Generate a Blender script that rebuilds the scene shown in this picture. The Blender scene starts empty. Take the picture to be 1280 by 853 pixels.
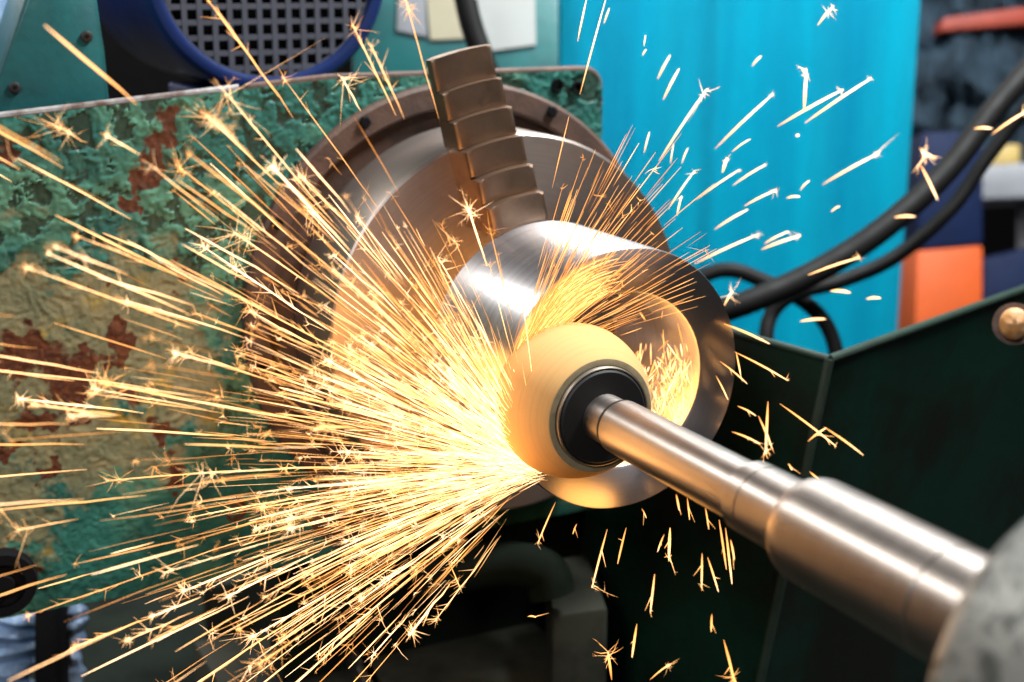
import bpy, bmesh, math, random
from mathutils import Vector, Matrix, noise

# ------------------------------------------------------------------ camera, light, exposure
scn = bpy.context.scene
K = 0.0004                                   # metres per drawing unit
FPX = 1780.0                                 # focal length in photo pixels (1280 wide)
PHI = 0.251756                               # camera looks down by this angle
CF = Vector((0, math.cos(PHI), -math.sin(PHI)))
CU = Vector((0, math.sin(PHI), math.cos(PHI)))
CX = Vector((1, 0, 0))
P0 = Vector((0, 0, 1.0))                     # centre of the ring's front face
CAM = P0 - (CX * 0.07913 - CU * 0.02783 + CF) * FPX * K
A = (CX * 0.445808 - CU * 0.222981 - CF * 0.866911).normalized()   # machine axis, towards camera
UP = Vector((0, 0, 1))
H = UP.cross(A).normalized()                 # sideways, to the right
if H.x < 0: H = -H
FR = Matrix(((H.x, UP.x, A.x), (H.y, UP.y, A.y), (H.z, UP.z, A.z))).to_4x4()
S_OFF = Vector((-0.04659, 0.00825, -0.021836))
_so = (CX * S_OFF.x - CU * S_OFF.y + CF * S_OFF.z) * FPX
SS, SZ, ST = _so.dot(H), _so.dot(UP), _so.dot(A)      # spindle axis offset in units

cam = bpy.data.cameras.new('camera')
cam.sensor_width = 36.0
cam.lens = 36.0 * FPX / 1280.0
cam.clip_start = 0.02; cam.clip_end = 60
cam.dof.use_dof = True
cam.dof.focus_distance = 0.672
cam.dof.aperture_fstop = 6.3
co = bpy.data.objects.new('camera', cam)
co.location = CAM
co.rotation_euler = (math.pi / 2 - PHI, 0, 0)
scn.collection.objects.link(co)
scn.camera = co

world = bpy.data.worlds.new('World'); scn.world = world; world.use_nodes = True
bg = world.node_tree.nodes['Background']
bg.inputs[0].default_value = (0.55, 0.62, 0.75, 1); bg.inputs[1].default_value = 0.017

def area_light(name, loc, target, sx, sy, power, col, roll_axis=None):
    l = bpy.data.lights.new(name, 'AREA'); l.shape = 'RECTANGLE'; l.size = sx; l.size_y = sy
    l.energy = power; l.color = col
    o = bpy.data.objects.new(name, l); scn.collection.objects.link(o)
    z = (loc - target).normalized()
    y = (roll_axis - z * roll_axis.dot(z)).normalized() if roll_axis else UP.cross(z).normalized()
    x = y.cross(z)
    o.matrix_world = Matrix(((x.x, y.x, z.x, loc.x), (x.y, y.y, z.y, loc.y), (x.z, y.z, z.z, loc.z), (0, 0, 0, 1)))
    return o
def loc_m(s, z, t): return P0 + H * s + UP * z + A * t       # metres in the machine frame
def ang(a, d, t): return loc_m(math.cos(math.radians(a)) * d, math.sin(math.radians(a)) * d, t)
# two rows of ceiling tubes running along the machine, then two added fill lights
area_light('ceiling_tubes_left', ang(131, 2.2, -2.2), P0 + A * -1.0, 0.26, 6.0, 88, (1, 0.97, 0.93), A)
area_light('ceiling_tubes_right', ang(61, 2.2, -2.2), P0 + A * -1.0, 0.22, 6.0, 64, (1, 0.97, 0.93), A)
area_light('added_panel_fill', Vector((0.45, 0.15, 2.0)), Vector((0.15, 0.62, 1.05)), 0.5, 0.15, 36, (0.95, 0.98, 1.0))  # added fill that brightens the cyan panel
area_light('added_left_fill', loc_m(-1.6, 1.3, 1.4), P0 + A * -.2, 0.5, 0.5, 22, (0.93, 0.96, 1.0))  # added soft fill from the camera side, upper left

scn.view_settings.view_transform = 'Standard'
scn.view_settings.look = 'None'
scn.view_settings.exposure = 0.0
scn.view_settings.gamma = 1.0
scn.render.engine = 'CYCLES'
scn.cycles.use_denoising = True
scn.cycles.max_bounces = 8
scn.cycles.sample_clamp_indirect = 6.0
scn.cycles.caustics_reflective = False
scn.cycles.caustics_refractive = False

# ------------------------------------------------------------------ helpers
col = scn.collection
rnd = random.Random(7)
def ray(px, py): return CX * ((px - 640) / FPX) - CU * ((py - 426.5) / FPX) + CF
def pxd(px, py, depth): return CAM + ray(px, py) * depth
def pxz(px, py, z):
    r = ray(px, py); return CAM + r * ((z - CAM.z) / r.z)
def hit(px, py, t):
    """point of the plane across the axis at t, in machine units (s, z, t)"""
    r = ray(px, py); q = P0 + A * t * K
    X = CAM + r * ((q - CAM).dot(A) / r.dot(A)) - P0
    return Vector((X.dot(H) / K, X.dot(UP) / K, t))

def mesh_obj(name, bm, mat, parent=None, smooth=True, angle=35):
    me = bpy.data.meshes.new(name)
    bmesh.ops.recalc_face_normals(bm, faces=bm.faces)
    bm.to_mesh(me); bm.free()
    if smooth:
        for p in me.polygons: p.use_smooth = True
        me.set_sharp_from_angle(angle=math.radians(angle))
    if mat: me.materials.append(mat)
    o = bpy.data.objects.new(name, me); col.objects.link(o)
    if parent: o.parent = parent
    return o
def tag(o, label, cat, group=None, kind=None):
    o['label'] = label; o['category'] = cat
    if group: o['group'] = group
    if kind: o['kind'] = kind
    return o
def thing(name, label, cat, mw=None, group=None):
    o = bpy.data.objects.new(name, None); col.objects.link(o)
    o.empty_display_size = 0.02
    if mw is not None: o.matrix_world = mw
    return tag(o, label, cat, group)
def frame_at(s=0, z=0, t=0):
    m = FR.copy(); m.translation = P0 + (H * s + UP * z + A * t) * K
    return m
def lathe(profile, n=96, bm=None, closed=False):
    """profile of (t, r) in units; revolve about local z"""
    bm = bm or bmesh.new(); rings = []
    for (t, r) in profile:
        if r < 1e-6: rings.append([bm.verts.new((0, 0, t * K))])
        else: rings.append([bm.verts.new((r * K * math.cos(2 * math.pi * i / n), r * K * math.sin(2 * math.pi * i / n), t * K)) for i in range(n)])
    pairs = list(zip(rings, rings[1:]))
    if closed: pairs.append((rings[-1], rings[0]))
    for a, b in pairs:
        for i in range(n):
            j = (i + 1) % n
            if len(a) == 1 and len(b) == 1: continue
            if len(a) == 1: bm.faces.new((a[0], b[i], b[j]))
            elif len(b) == 1: bm.faces.new((a[i], b[0], a[j]))
            else: bm.faces.new((a[i], b[i], b[j], a[j]))
    return bm
def box(bm, c, d, m=None, bev=0.0, seg=2):
    r = bmesh.ops.create_cube(bm, size=1.0)
    vs = r['verts']
    for v in vs: v.co = Vector((v.co.x * d[0], v.co.y * d[1], v.co.z * d[2])) + Vector(c)
    if m is not None:
        for v in vs: v.co = m @ v.co
    if bev > 0:
        es = list({e for v in vs for e in v.link_edges})
        bmesh.ops.bevel(bm, geom=es, offset=bev, segments=seg, profile=0.5, affect='EDGES')
    return bm
def prism(pts, vec, bev=0.0):
    """closed polygon of Vectors extruded by vec"""
    bm = bmesh.new()
    a = [bm.verts.new(p) for p in pts]; b = [bm.verts.new(p + vec) for p in pts]
    bm.faces.new(a); bm.faces.new(b[::-1])
    for i in range(len(a)):
        j = (i + 1) % len(a); bm.faces.new((a[i], a[j], b[j], b[i]))
    if bev > 0: bmesh.ops.bevel(bm, geom=list(bm.edges), offset=bev, segments=2, profile=0.5, affect='EDGES')
    return bm
def spline(pts, n=10):
    P = [pts[0] * 2 - pts[1]] + list(pts) + [pts[-1] * 2 - pts[-2]]; out = []
    for i in range(1, len(P) - 2):
        for k in range(n):
            u = k / n; p0, p1, p2, p3 = P[i - 1:i + 3]
            out.append(0.5 * (2 * p1 + (p2 - p0) * u + (2 * p0 - 5 * p1 + 4 * p2 - p3) * u * u + (3 * p1 - p0 - 3 * p2 + p3) * u ** 3))
    out.append(Vector(pts[-1])); return out
def tube(path, radii, n=12, bm=None, cap=True):
    bm = bm or bmesh.new(); rings = []
    up = Vector((0.31, 0.2, 0.93))
    for i, p in enumerate(path):
        d = (path[min(i + 1, len(path) - 1)] - path[max(i - 1, 0)]).normalized()
        x = d.cross(up)
        if x.length < 1e-4: x = d.cross(Vector((1, 0, 0)))
        x.normalize(); y = d.cross(x); r = radii[i] if hasattr(radii, '__len__') else radii
        rings.append([bm.verts.new(p + (x * math.cos(2 * math.pi * k / n) + y * math.sin(2 * math.pi * k / n)) * r) for k in range(n)])
    for a, b in zip(rings, rings[1:]):
        for k in range(n): bm.faces.new((a[k], a[(k + 1) % n], b[(k + 1) % n], b[k]))
    if cap: bm.faces.new(rings[0][::-1]); bm.faces.new(rings[-1])
    return bm

# ------------------------------------------------------------------ materials
class NT:
    def __init__(s, name):
        s.m = bpy.data.materials.new(name); s.m.use_nodes = True
        s.t = s.m.node_tree; s.b = s.t.nodes['Principled BSDF']
    def n(s, typ, **kw):
        x = s.t.nodes.new(typ)
        for k, v in kw.items(): setattr(x, k, v)
        return x
    def l(s, a, b): s.t.links.new(a, b)
    def val(s, sock, v):
        if hasattr(v, 'is_linked') or isinstance(v, bpy.types.NodeSocket): s.l(v, sock)
        else: sock.default_value = v
    def math(s, op, a, b=0.0, c=None, clamp=False):
        x = s.n('ShaderNodeMath', operation=op, use_clamp=clamp)
        s.val(x.inputs[0], a); s.val(x.inputs[1], b)
        if c is not None: s.val(x.inputs[2], c)
        return x.outputs[0]
    def mix(s, f, a, b):
        x = s.n('ShaderNodeMix', data_type='RGBA'); s.val(x.inputs[0], f)
        s.val(x.inputs[6], a if not isinstance(a, tuple) else (*a, 1)); s.val(x.inputs[7], b if not isinstance(b, tuple) else (*b, 1))
        return x.outputs[2]
    def noise(s, scale, detail=4, rough=0.55, vec=None, dist=0.0):
        x = s.n('ShaderNodeTexNoise'); x.inputs['Scale'].default_value = scale; x.inputs['Detail'].default_value = detail
        x.inputs['Roughness'].default_value = rough; x.inputs['Distortion'].default_value = dist
        s.l(vec if vec is not None else s.coord(), x.inputs['Vector']); return x.outputs['Fac']
    def coord(s):
        if not hasattr(s, '_c'): s._c = s.n('ShaderNodeTexCoord').outputs['Object']
        return s._c
    def ramp(s, f, lo, hi):
        x = s.n('ShaderNodeMapRange', clamp=True); s.val(x.inputs[0], f); x.inputs[1].default_value = lo; x.inputs[2].default_value = hi
        return x.outputs[0]
    def bump(s, h, strength, dist=0.001):
        x = s.n('ShaderNodeBump'); x.inputs['Strength'].default_value = strength; x.inputs['Distance'].default_value = dist
        s.l(h, x.inputs['Height']); s.l(x.outputs[0], s.b.inputs['Normal'])
    def set(s, **kw):
        for k, v in kw.items():
            i = s.b.inputs[k.replace('_', ' ')]
            s.val(i, (*v, 1) if isinstance(v, tuple) else v)
        return s
    def rings(s, fr=9000.0, ft=9000.0):
        """noise that varies with radius and along the axis only: marks of turning"""
        sep = s.n('ShaderNodeSeparateXYZ'); s.l(s.coord(), sep.inputs[0])
        r2 = s.math('ADD', s.math('MULTIPLY', sep.outputs[0], sep.outputs[0]), s.math('MULTIPLY', sep.outputs[1], sep.outputs[1]))
        r = s.math('SQRT', r2)
        c = s.n('ShaderNodeCombineXYZ'); s.l(s.math('MULTIPLY', r, fr), c.inputs[0]); s.l(s.math('MULTIPLY', sep.outputs[2], ft), c.inputs[2])
        x = s.n('ShaderNodeTexNoise'); x.inputs['Scale'].default_value = 1.0; x.inputs['Detail'].default_value = 3
        s.l(c.outputs[0], x.inputs['Vector']); return x.outputs['Fac']

def turned(name, base, rough, aniso=0.6, var=0.1, fr=5000, ft=5000, bump=0.08, stain=None):
    k = NT(name); r = k.rings(fr, ft); big = k.noise(40, 4)
    dark = tuple(c * (1 - var * 2) for c in base)
    c = k.mix(k.ramp(r, 0.3, 0.7), dark, base)
    if stain: c = k.mix(k.ramp(big, 0.5, 0.75), c, stain)
    k.set(Base_Color=c, Metallic=1.0, Anisotropic=aniso, Anisotropic_Rotation=0.25)
    k.set(Roughness=k.math('MULTIPLY_ADD', r, rough * 0.6, k.math('MULTIPLY_ADD', big, 0.08, rough * 0.62)))
    tg = k.n('ShaderNodeTangent', direction_type='RADIAL', axis='Z'); k.l(tg.outputs[0], k.b.inputs['Tangent'])
    k.bump(r, bump, 0.0002)
    return k.m
def plain(name, c, rough=0.5, metal=0.0, var=0.25, scale=30, bump=0.15, c2=None, lo=0.45, hi=0.7, fine=220, spec=0.5):
    k = NT(name); n1 = k.noise(scale, 6, 0.62); n2 = k.noise(fine, 3)
    cc = k.mix(k.ramp(n1, lo, hi), c, c2 or tuple(x * (1 - var) for x in c))
    cc = k.mix(k.math('MULTIPLY', n2, 0.35), cc, tuple(x * 0.7 for x in c))
    k.set(Base_Color=cc, Metallic=metal, Roughness=k.math('MULTIPLY_ADD', n1, 0.25, rough - 0.12))
    k.set(Specular_IOR_Level=spec)
    if bump: k.bump(k.math('MULTIPLY_ADD', n2, 0.3, n1), bump, 0.002)
    return k.m

M = {}
M['ring_steel'] = turned('polished_ring_steel', (0.74, 0.72, 0.73), 0.36, 0.65, 0.14, 2600, 2600, 0.16)
M['chuck_steel'] = turned('chuck_steel', (0.54, 0.46, 0.41), 0.44, 0.35, 0.14, 1400, 2500, 0.08, (0.42, 0.34, 0.29))
M['jaw_steel'] = plain('jaw_steel', (0.36, 0.25, 0.175), 0.40, 1.0, 0.4, 60, 0.05, (0.24, 0.16, 0.12), fine=900)
M['shaft_steel'] = turned('shaft_steel', (0.47, 0.42, 0.38), 0.38, 0.55, 0.09, 3000, 4200, 0.05, (0.47, 0.42, 0.38))
M['groove'] = plain('groove_black', (0.02, 0.018, 0.016), 0.5, 0.0)
M['hub_black'] = plain('hub_black', (0.012, 0.010, 0.009), 0.6, 0.0, bump=0.03)
M['flange'] = turned('flange_steel', (0.46, 0.40, 0.32), 0.45, 0.3, 0.1, 3000, 3000, 0.05)
def abrasive():
    k = NT('abrasive_tan'); r = k.rings(700, 700); f = k.noise(2600, 2); b = k.noise(60, 3)
    c = k.mix(k.ramp(r, 0.3, 0.7), (0.62, 0.36, 0.125), (0.67, 0.40, 0.15))
    c = k.mix(k.math('MULTIPLY', k.ramp(f, 0.45, 0.7), 0.3), c, (0.52, 0.30, 0.10))
    c = k.mix(k.math('MULTIPLY', k.ramp(b, 0.5, 0.8), 0.25), c, (0.55, 0.36, 0.16))
    k.set(Base_Color=c, Roughness=0.85); k.bump(f, 0.35, 0.0003); return k.m
M['abrasive'] = abrasive()
M['wheel_face'] = plain('wheel_face_grit', (0.42, 0.32, 0.18), 0.85, 0, 0.3, 200, 0.1, fine=2500)
M['brown_rust'] = plain('brown_rust', (0.115, 0.062, 0.042), 0.62, 0.0, 0.5, 45, 0.5, (0.045, 0.028, 0.022), fine=500)
M['dark'] = plain('near_black', (0.007, 0.007, 0.008), 0.8, spec=0.1)  # even near-black shared by wall, bolts, recess, pulley and post
M['teal_paint'] = plain('teal_paint', (0.016, 0.135, 0.135), 0.42, 0, 0.4, 16, 0.3, (0.008, 0.060, 0.068))
M['green_dark'] = plain('dark_green_paint', (0.008, 0.052, 0.032), 0.42, 0, 0.4, 9, 0.25, (0.018, 0.016, 0.010), 0.42, 0.60)
M['bed'] = plain('bed_iron', (0.034, 0.036, 0.026), 0.75, 0.0, 0.5, 25, 0.2, (0.010, 0.012, 0.010), spec=0.15)
M['bed_dark'] = plain('bed_dark_green', (0.008, 0.013, 0.009), 0.85, 0.0, 0.5, 25, 0.2, spec=0.08)
M['blue_paint'] = plain('blue_motor_paint', (0.006, 0.022, 0.11), 0.4, 0, 0.35, 25, 0.1)
M['grille'] = plain('grille_grey', (0.085, 0.088, 0.11), 0.5, 0.1, 0.3, 60, 0.1)
M['rubber'] = plain('black_rubber', (0.007, 0.0065, 0.006), 0.6, 0, 0.3, 60, 0.15, spec=0.18)
def cyan_paint():
    k = NT('cyan_paint'); mp = k.n('ShaderNodeMapping'); mp.inputs['Scale'].default_value = (16, 16, 1.6); k.l(k.coord(), mp.inputs[0])
    st = k.noise(1.0, 5, 0.6, mp.outputs[0]); b_ = k.noise(9, 5)
    c = k.mix(k.ramp(st, 0.40, 0.66), (0.0, 0.47, 0.65), (0.0, 0.33, 0.52))
    c = k.mix(k.math('MULTIPLY', k.ramp(b_, 0.55, 0.75), 0.5), c, (0.01, 0.34, 0.46))
    k.set(Base_Color=c, Roughness=0.55, Specular_IOR_Level=0.3); return k.m
M['cyan'] = cyan_paint()
M['white'] = plain('white_card', (0.40, 0.42, 0.40), 0.7, 0, 0.12, 12, 0.05)
M['cream'] = plain('cream_card', (0.42, 0.38, 0.26), 0.7, 0, 0.15, 12, 0.05)
M['navy'] = plain('navy_plastic', (0.006, 0.014, 0.05), 0.6, 0, 0.3, 30, 0.08, spec=0.15)
M['orange'] = plain('orange_plastic', (0.60, 0.085, 0.003), 0.6, 0, 0.15, 20, 0.06)
M['cloth'] = plain('blue_grey_cloth', (0.040, 0.075, 0.11), 0.9, 0, 0.5, 22, 0.4, (0.012, 0.02, 0.03))
M['red'] = plain('red_plastic', (0.28, 0.03, 0.01), 0.6)
M['grey_shelf'] = plain('grey_shelf', (0.26, 0.27, 0.29), 0.5)
M['yellow'] = plain('yellow_tin', (0.5, 0.36, 0.12), 0.5)
M['pale_blue'] = plain('pale_blue_wrap', (0.35, 0.50, 0.72), 0.25, 0, 0.6, 45, 0.7, (0.06, 0.12, 0.25))
M['rust_bolt'] = plain('rusty_bolt', (0.52, 0.24, 0.07), 0.6, 0, 0.4, 160, 0.4, (0.55, 0.38, 0.24), fine=900)
M['concrete'] = plain('dark_concrete', (0.05, 0.05, 0.048), 0.8)
def casting():
    k = NT('mottled_grey_casting'); n = k.noise(85, 6, 0.66, dist=1.2); m = k.noise(260, 4)
    c = k.mix(k.ramp(n, 0.47, 0.58), (0.26, 0.265, 0.24), (0.035, 0.040, 0.036))
    c = k.mix(k.math('MULTIPLY', m, 0.35), c, (0.26, 0.26, 0.24))
    k.set(Base_Color=c, Roughness=k.math('MULTIPLY_ADD', n, 0.3, 0.25), Metallic=0.25); k.bump(n, 0.35, 0.002); return k.m
M['casting'] = casting()
def peeling():
    k = NT('peeling_green_paint')
    at = k.n('ShaderNodeAttribute', attribute_name='coat'); sp = k.n('ShaderNodeSeparateColor'); k.l(at.outputs['Color'], sp.inputs[0])
    rust, filler, hgt = sp.outputs[0], sp.outputs[1], sp.outputs[2]
    n1 = k.noise(55, 6, 0.65); n2 = k.noise(240, 4, 0.6); n3 = k.noise(20, 4)
    turq = k.mix(k.ramp(n1, 0.35, 0.68), (0.030, 0.175, 0.138), (0.016, 0.090, 0.072))
    turq = k.mix(k.ramp(n3, 0.46, 0.62), turq, (0.085, 0.23, 0.145))
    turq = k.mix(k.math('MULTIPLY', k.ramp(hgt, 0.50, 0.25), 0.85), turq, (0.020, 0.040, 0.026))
    beige = k.mix(k.ramp(n1, 0.38, 0.66), (0.25, 0.23, 0.12), (0.13, 0.155, 0.09))
    beige = k.mix(k.ramp(k.noise(34, 5), 0.58, 0.72), beige, (0.40, 0.27, 0.03))
    brown = k.mix(k.ramp(n2, 0.3, 0.7), (0.15, 0.045, 0.018), (0.055, 0.020, 0.012))
    c = k.mix(k.ramp(k.math('ADD', filler, k.math('MULTIPLY_ADD', n2, 0.5, -0.25)), 0.45, 0.58), turq, beige)
    c = k.mix(k.ramp(k.math('ADD', rust, k.math('MULTIPLY_ADD', n2, 0.5, -0.25)), 0.42, 0.55), c, brown)
    k.set(Base_Color=c, Roughness=k.math('MULTIPLY_ADD', n2, 0.3, 0.36), Specular_IOR_Level=0.4)
    k.bump(k.math('MULTIPLY_ADD', n2, 0.5, n1), 0.4, 0.0012); return k.m
M['peel'] = peeling()
def spark_mat():
    m = bpy.data.materials.new('glowing_spark'); m.use_nodes = True; t = m.node_tree; t.nodes.clear()
    at = t.nodes.new('ShaderNodeAttribute'); at.attribute_name = 'glow_level'
    r = t.nodes.new('ShaderNodeValToRGB'); e = r.color_ramp.elements
    e[0].position = 0; e[0].color = (1, 0.31, 0.045, 1); e[1].position = 1; e[1].color = (1, 0.66, 0.37, 1)
    x = e.new(0.5); x.color = (1, 0.45, 0.13, 1)
    mr = t.nodes.new('ShaderNodeMapRange'); mr.inputs[3].default_value = 1.0; mr.inputs[4].default_value = 5.5
    em = t.nodes.new('ShaderNodeEmission'); out = t.nodes.new('ShaderNodeOutputMaterial')
    t.links.new(at.outputs['Fac'], r.inputs[0]); t.links.new(at.outputs['Fac'], mr.inputs[0])
    t.links.new(r.outputs[0], em.inputs[0]); t.links.new(mr.outputs[0], em.inputs[1]); t.links.new(em.outputs[0], out.inputs[0])
    return m
M['spark'] = spark_mat()

# ------------------------------------------------------------------ setting
bm = bmesh.new(); box(bm, (0, 3, -0.01), (12, 12, 0.02)); o = mesh_obj('floor', bm, M['concrete'], smooth=False); o['kind'] = 'structure'
bm = bmesh.new(); box(bm, (0, 4.2, 0.55), (12, 0.1, 1.1)); o = mesh_obj('wall', bm, M['dark'], smooth=False); o['kind'] = 'structure'

# ------------------------------------------------------------------ guard plate of the workhead
TP = -470
plate = thing('guard_plate', 'upright machine guard plate with flaking turquoise paint, bare filler and rust', 'machine plate', frame_at())
SL, SR, ZB, ZTL, ZTR = -760, 232, -372, 313, 349
def ztop(s): return ZTL + (ZTR - ZTL) * max(0, min(1, (s + 660) / 450))
rust_px = [((212, 150), 18, 22), ((204, 175), 17, 26), ((194, 200), 15, 26), ((180, 228), 15, 24), ((165, 255), 13, 20), ((228, 342), 22, 18), ((118, 362), 12, 10), ((30, 440), 55, 40), ((85, 485), 40, 55), ((152, 430), 14, 45),
           ((160, 488), 20, 24), ((205, 545), 20, 36), ((45, 525), 45, 22), ((60, 590), 20, 18), ((100, 455), 40, 25), ((10, 560), 22, 14), ((10, 715), 40, 40), ((270, 300), 12, 14), ((215, 600), 16, 20), ((300, 640), 20, 12), ((8, 190), 14, 18)]
rust_sz = [(hit(p[0], p[1], TP), a, b) for (p, a, b) in rust_px]
fil_px = [((60, 470), 150, 170), ((170, 420), 110, 130), ((120, 560), 130, 70), ((20, 640), 60, 90), ((215, 470), 60, 120), ((20, 360), 60, 40), ((130, 370), 100, 50)]
fil_sz = [(hit(p[0], p[1], TP), a * 1.08, b * 1.05) for (p, a, b) in fil_px]
STEP = 2.4
bm = bmesh.new(); grid = {}; lay = bm.verts.layers.float_color.new('coat')
ns = int((SR - SL) / STEP); nz = int((360 - ZB) / STEP)
def soft(d): return max(0.0, 1.0 - d)
for i in range(ns + 1):
    s = SL + (SR - SL) * i / ns
    zt = ztop(s)
    for j in range(nz + 1):
        z = ZB + (zt - ZB) * j / nz
        if (s + 14) ** 2 + z * z < 318 ** 2: continue
        dx, dz = s - (SR - 28), z - (zt - 28)
        if dx > 0 and dz > 0 and dx * dx + dz * dz > 28 ** 2: continue
        p = Vector((s * 0.02, z * 0.02, 3.1))
        wv = Vector((noise.noise(p * 2.3), noise.noise(p * 2.3 + Vector((7, 7, 0))), 0)) * 26 + Vector((noise.noise(p * 7), noise.noise(p * 7 + Vector((4, 1, 0))), 0)) * 9
        ru = 0.0
        for (c, a, b) in rust_sz: ru = max(ru, soft(math.hypot((s + wv.x - c.x) / a, (z + wv.y - c.y) / b) * 0.62))
        ru = ru + 0.22 * noise.noise(p * 2.1) if ru > 0 else 0.12 + 0.25 * noise.noise(p * 1.3)
        fi = 0.0
        for (c, a, b) in fil_sz: fi = max(fi, soft(math.hypot((s + wv.x - c.x) / a, (z + wv.y - c.y) / b) * 0.55))
        fi = fi + 0.28 * noise.noise(p * 1.2 + Vector((5, 1, 2)))
        if s > -330: fi = min(fi, 0.25)
        # blistered paint: raised flakes with sharp edges
        q = Vector((s * 0.068, z * 0.068, 0.7)); q += Vector((noise.noise(q * 0.7), noise.noise(q * 0.7 + Vector((9, 0, 0))), 0)) * 1.3 + Vector((noise.noise(q * 3), noise.noise(q * 3 + Vector((9, 0, 0))), 0)) * 0.35
        n1 = noise.fractal(q * 0.55, 0.9, 2.1, 5); n2 = noise.fractal(q * 1.1 + Vector((3, 8, 1)), 0.9, 2.1, 4)
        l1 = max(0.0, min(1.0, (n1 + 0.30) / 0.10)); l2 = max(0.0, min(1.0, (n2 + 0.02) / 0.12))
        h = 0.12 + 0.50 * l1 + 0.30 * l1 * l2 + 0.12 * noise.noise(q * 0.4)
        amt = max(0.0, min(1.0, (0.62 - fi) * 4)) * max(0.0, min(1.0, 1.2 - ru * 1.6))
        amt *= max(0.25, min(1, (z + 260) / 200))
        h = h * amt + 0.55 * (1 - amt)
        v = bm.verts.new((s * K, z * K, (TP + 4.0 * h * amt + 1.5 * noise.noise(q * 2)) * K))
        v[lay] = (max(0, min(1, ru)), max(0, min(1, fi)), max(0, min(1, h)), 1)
        grid[i, j] = v
for (i, j), v in grid.items():
    q = [(i, j), (i + 1, j), (i + 1, j + 1), (i, j + 1)]
    if all(k in grid for k in q): bm.faces.new([grid[k] for k in q])
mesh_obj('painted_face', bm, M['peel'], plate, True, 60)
# cast body behind the painted face, its left top edge painted with a highlight
pts = [Vector((SL, ZB, 0)), Vector((SR, ZB, 0)), Vector((SR, ZTR - 30, 0)), Vector((SR - 8, ZTR - 10, 0)), Vector((SR - 28, ZTR - 1, 0)), Vector((-210, ZTR, 0)), Vector((-660, ZTL, 0)), Vector((SL, ZTL, 0))]
pts = [Vector((p.x * K, p.y * K, (TP - 2) * K)) for p in pts]
mesh_obj('cast_body', prism(pts, Vector((0, 0, -26 * K))), M['brown_rust'], plate, False)
bm = bmesh.new()
path = [Vector((s * K, (ztop(s) + 1.5) * K, (TP - 10) * K)) for s in range(-760, -330, 20)]
mesh_obj('lit_top_edge', tube(path, 5.5 * K, 10), plain('lit_edge', (0.50, 0.47, 0.45), 0.4, 0.3, 0.4, 45, 0.3, (0.14, 0.07, 0.045), 0.42, 0.60), plate)  # lit edge put into the pale colour, mottled with rust brown
path = [Vector((s * K, (ztop(s) + 1) * K, (TP - 9) * K)) for s in range(-330, 206, 20)]
path += [Vector(((SR - 28 + 28 * math.sin(a * math.pi / 12)) * K, (ZTR - 28 + 29 * math.cos(a * math.pi / 12)) * K, (TP - 9) * K)) for a in range(1, 7)]
path += [Vector((SR * K, z * K, (TP - 9) * K)) for z in (290, 200, 0, ZB)]
mesh_obj('rim_edge', tube(path, 6.0 * K, 10), M['brown_rust'], plate)
# rusty ring round the chuck opening, its back wall
fr = lathe([(TP - 2, 341), (TP + 14, 340), (TP + 18, 335), (TP + 18, 306), (TP + 14, 302), (TP - 2, 300)], 120)
ringp = mesh_obj('opening_ring', fr, M['brown_rust'], plate); ringp.location.x = -14 * K
for a in (63, 118, 152, 190, 226):
    b = mesh_obj('ring_bolt', lathe([(TP + 17, 9), (TP + 23, 9), (TP + 25, 7), (TP + 25, 0)], 6), M['dark'], ringp)
    b.location = (326 * K * math.cos(math.radians(a)), 326 * K * math.sin(math.radians(a)), 0)
for (px, py) in ((697, 107), (722, 110)):
    c = hit(px, py, TP + 6)
    b = mesh_obj('bolt_socket', lathe([(TP - 1, 10), (TP + 8, 10), (TP + 8, 7), (TP + 2, 6), (TP + 2, 0)], 20), M['dark'], plate)
    b.location = (c.x * K, c.y * K, 0)

# ------------------------------------------------------------------ chuck
chuck = thing('lathe_chuck', 'large round steel chuck with stepped jaws behind the bright ring', 'chuck', frame_at())
R2 = 279
body = mesh_obj('body', lathe([(-466, 0), (-466, 262), (-460, R2 - 3), (-456, R2), (-314, R2), (-310, R2 - 1.2), (-308, R2 - 4), (-308, 118), (-312, 114), (-330, 112), (-330, 0)], 160), M['chuck_steel'], chuck)
for k, a in enumerate((102, 222, 342)):
    ca, sa = math.cos(math.radians(a)), math.sin(math.radians(a))
    mj = Matrix(((sa, ca, 0, 0), (-ca, sa, 0, 0), (0, 0, 1, 0), (0, 0, 0, 1)))
    def arc_block(r0, r1, w, t0, t1, bev=6.5):
        """jaw step: outer and inner faces are arcs about the spindle axis"""
        n = 10; pts = []
        ha = math.asin(min(1, w / 2 / ((r0 + r1) / 2)))
        for i in range(n + 1):
            x = -w / 2 + w * i / n; pts.append(Vector((x, math.sqrt(max(1, r1 * r1 - x * x)), t0)))
        for i in range(n + 1):
            x = w / 2 - w * i / n; pts.append(Vector((x, math.sqrt(max(1, r0 * r0 - x * x)), t0)))
        b = prism([p * K for p in pts], Vector((0, 0, (t1 - t0) * K)))
        es = [e for e in b.edges if abs(e.verts[0].co.z - t1 * K) < 1e-7 and abs(e.verts[1].co.z - t1 * K) < 1e-7]
        bmesh.ops.bevel(b, geom=es, offset=bev * K, segments=3, profile=0.5, affect='EDGES')
        return b
    steps = [(171, 209, 84, -214), (209, 244, 86, -232), (244, 282, 88, -250), (282, 320, 90, -268), (320, 358, 91, -284), (358, 402, 92, -300)]
    jb = arc_block(168.9 + 3, 400, 70, -330, -302)
    jaw = mesh_obj('jaw', jb, M['jaw_steel'], chuck, True, 30); jaw.matrix_local = mj
    for (r0, r1, w, tt) in steps:
        s_ = mesh_obj('jaw_step', arc_block(r0 + 0.3, r1 - 0.4, w, -318 if r0 > 279 else -309, tt), M['jaw_steel'], jaw, True, 30)

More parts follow.
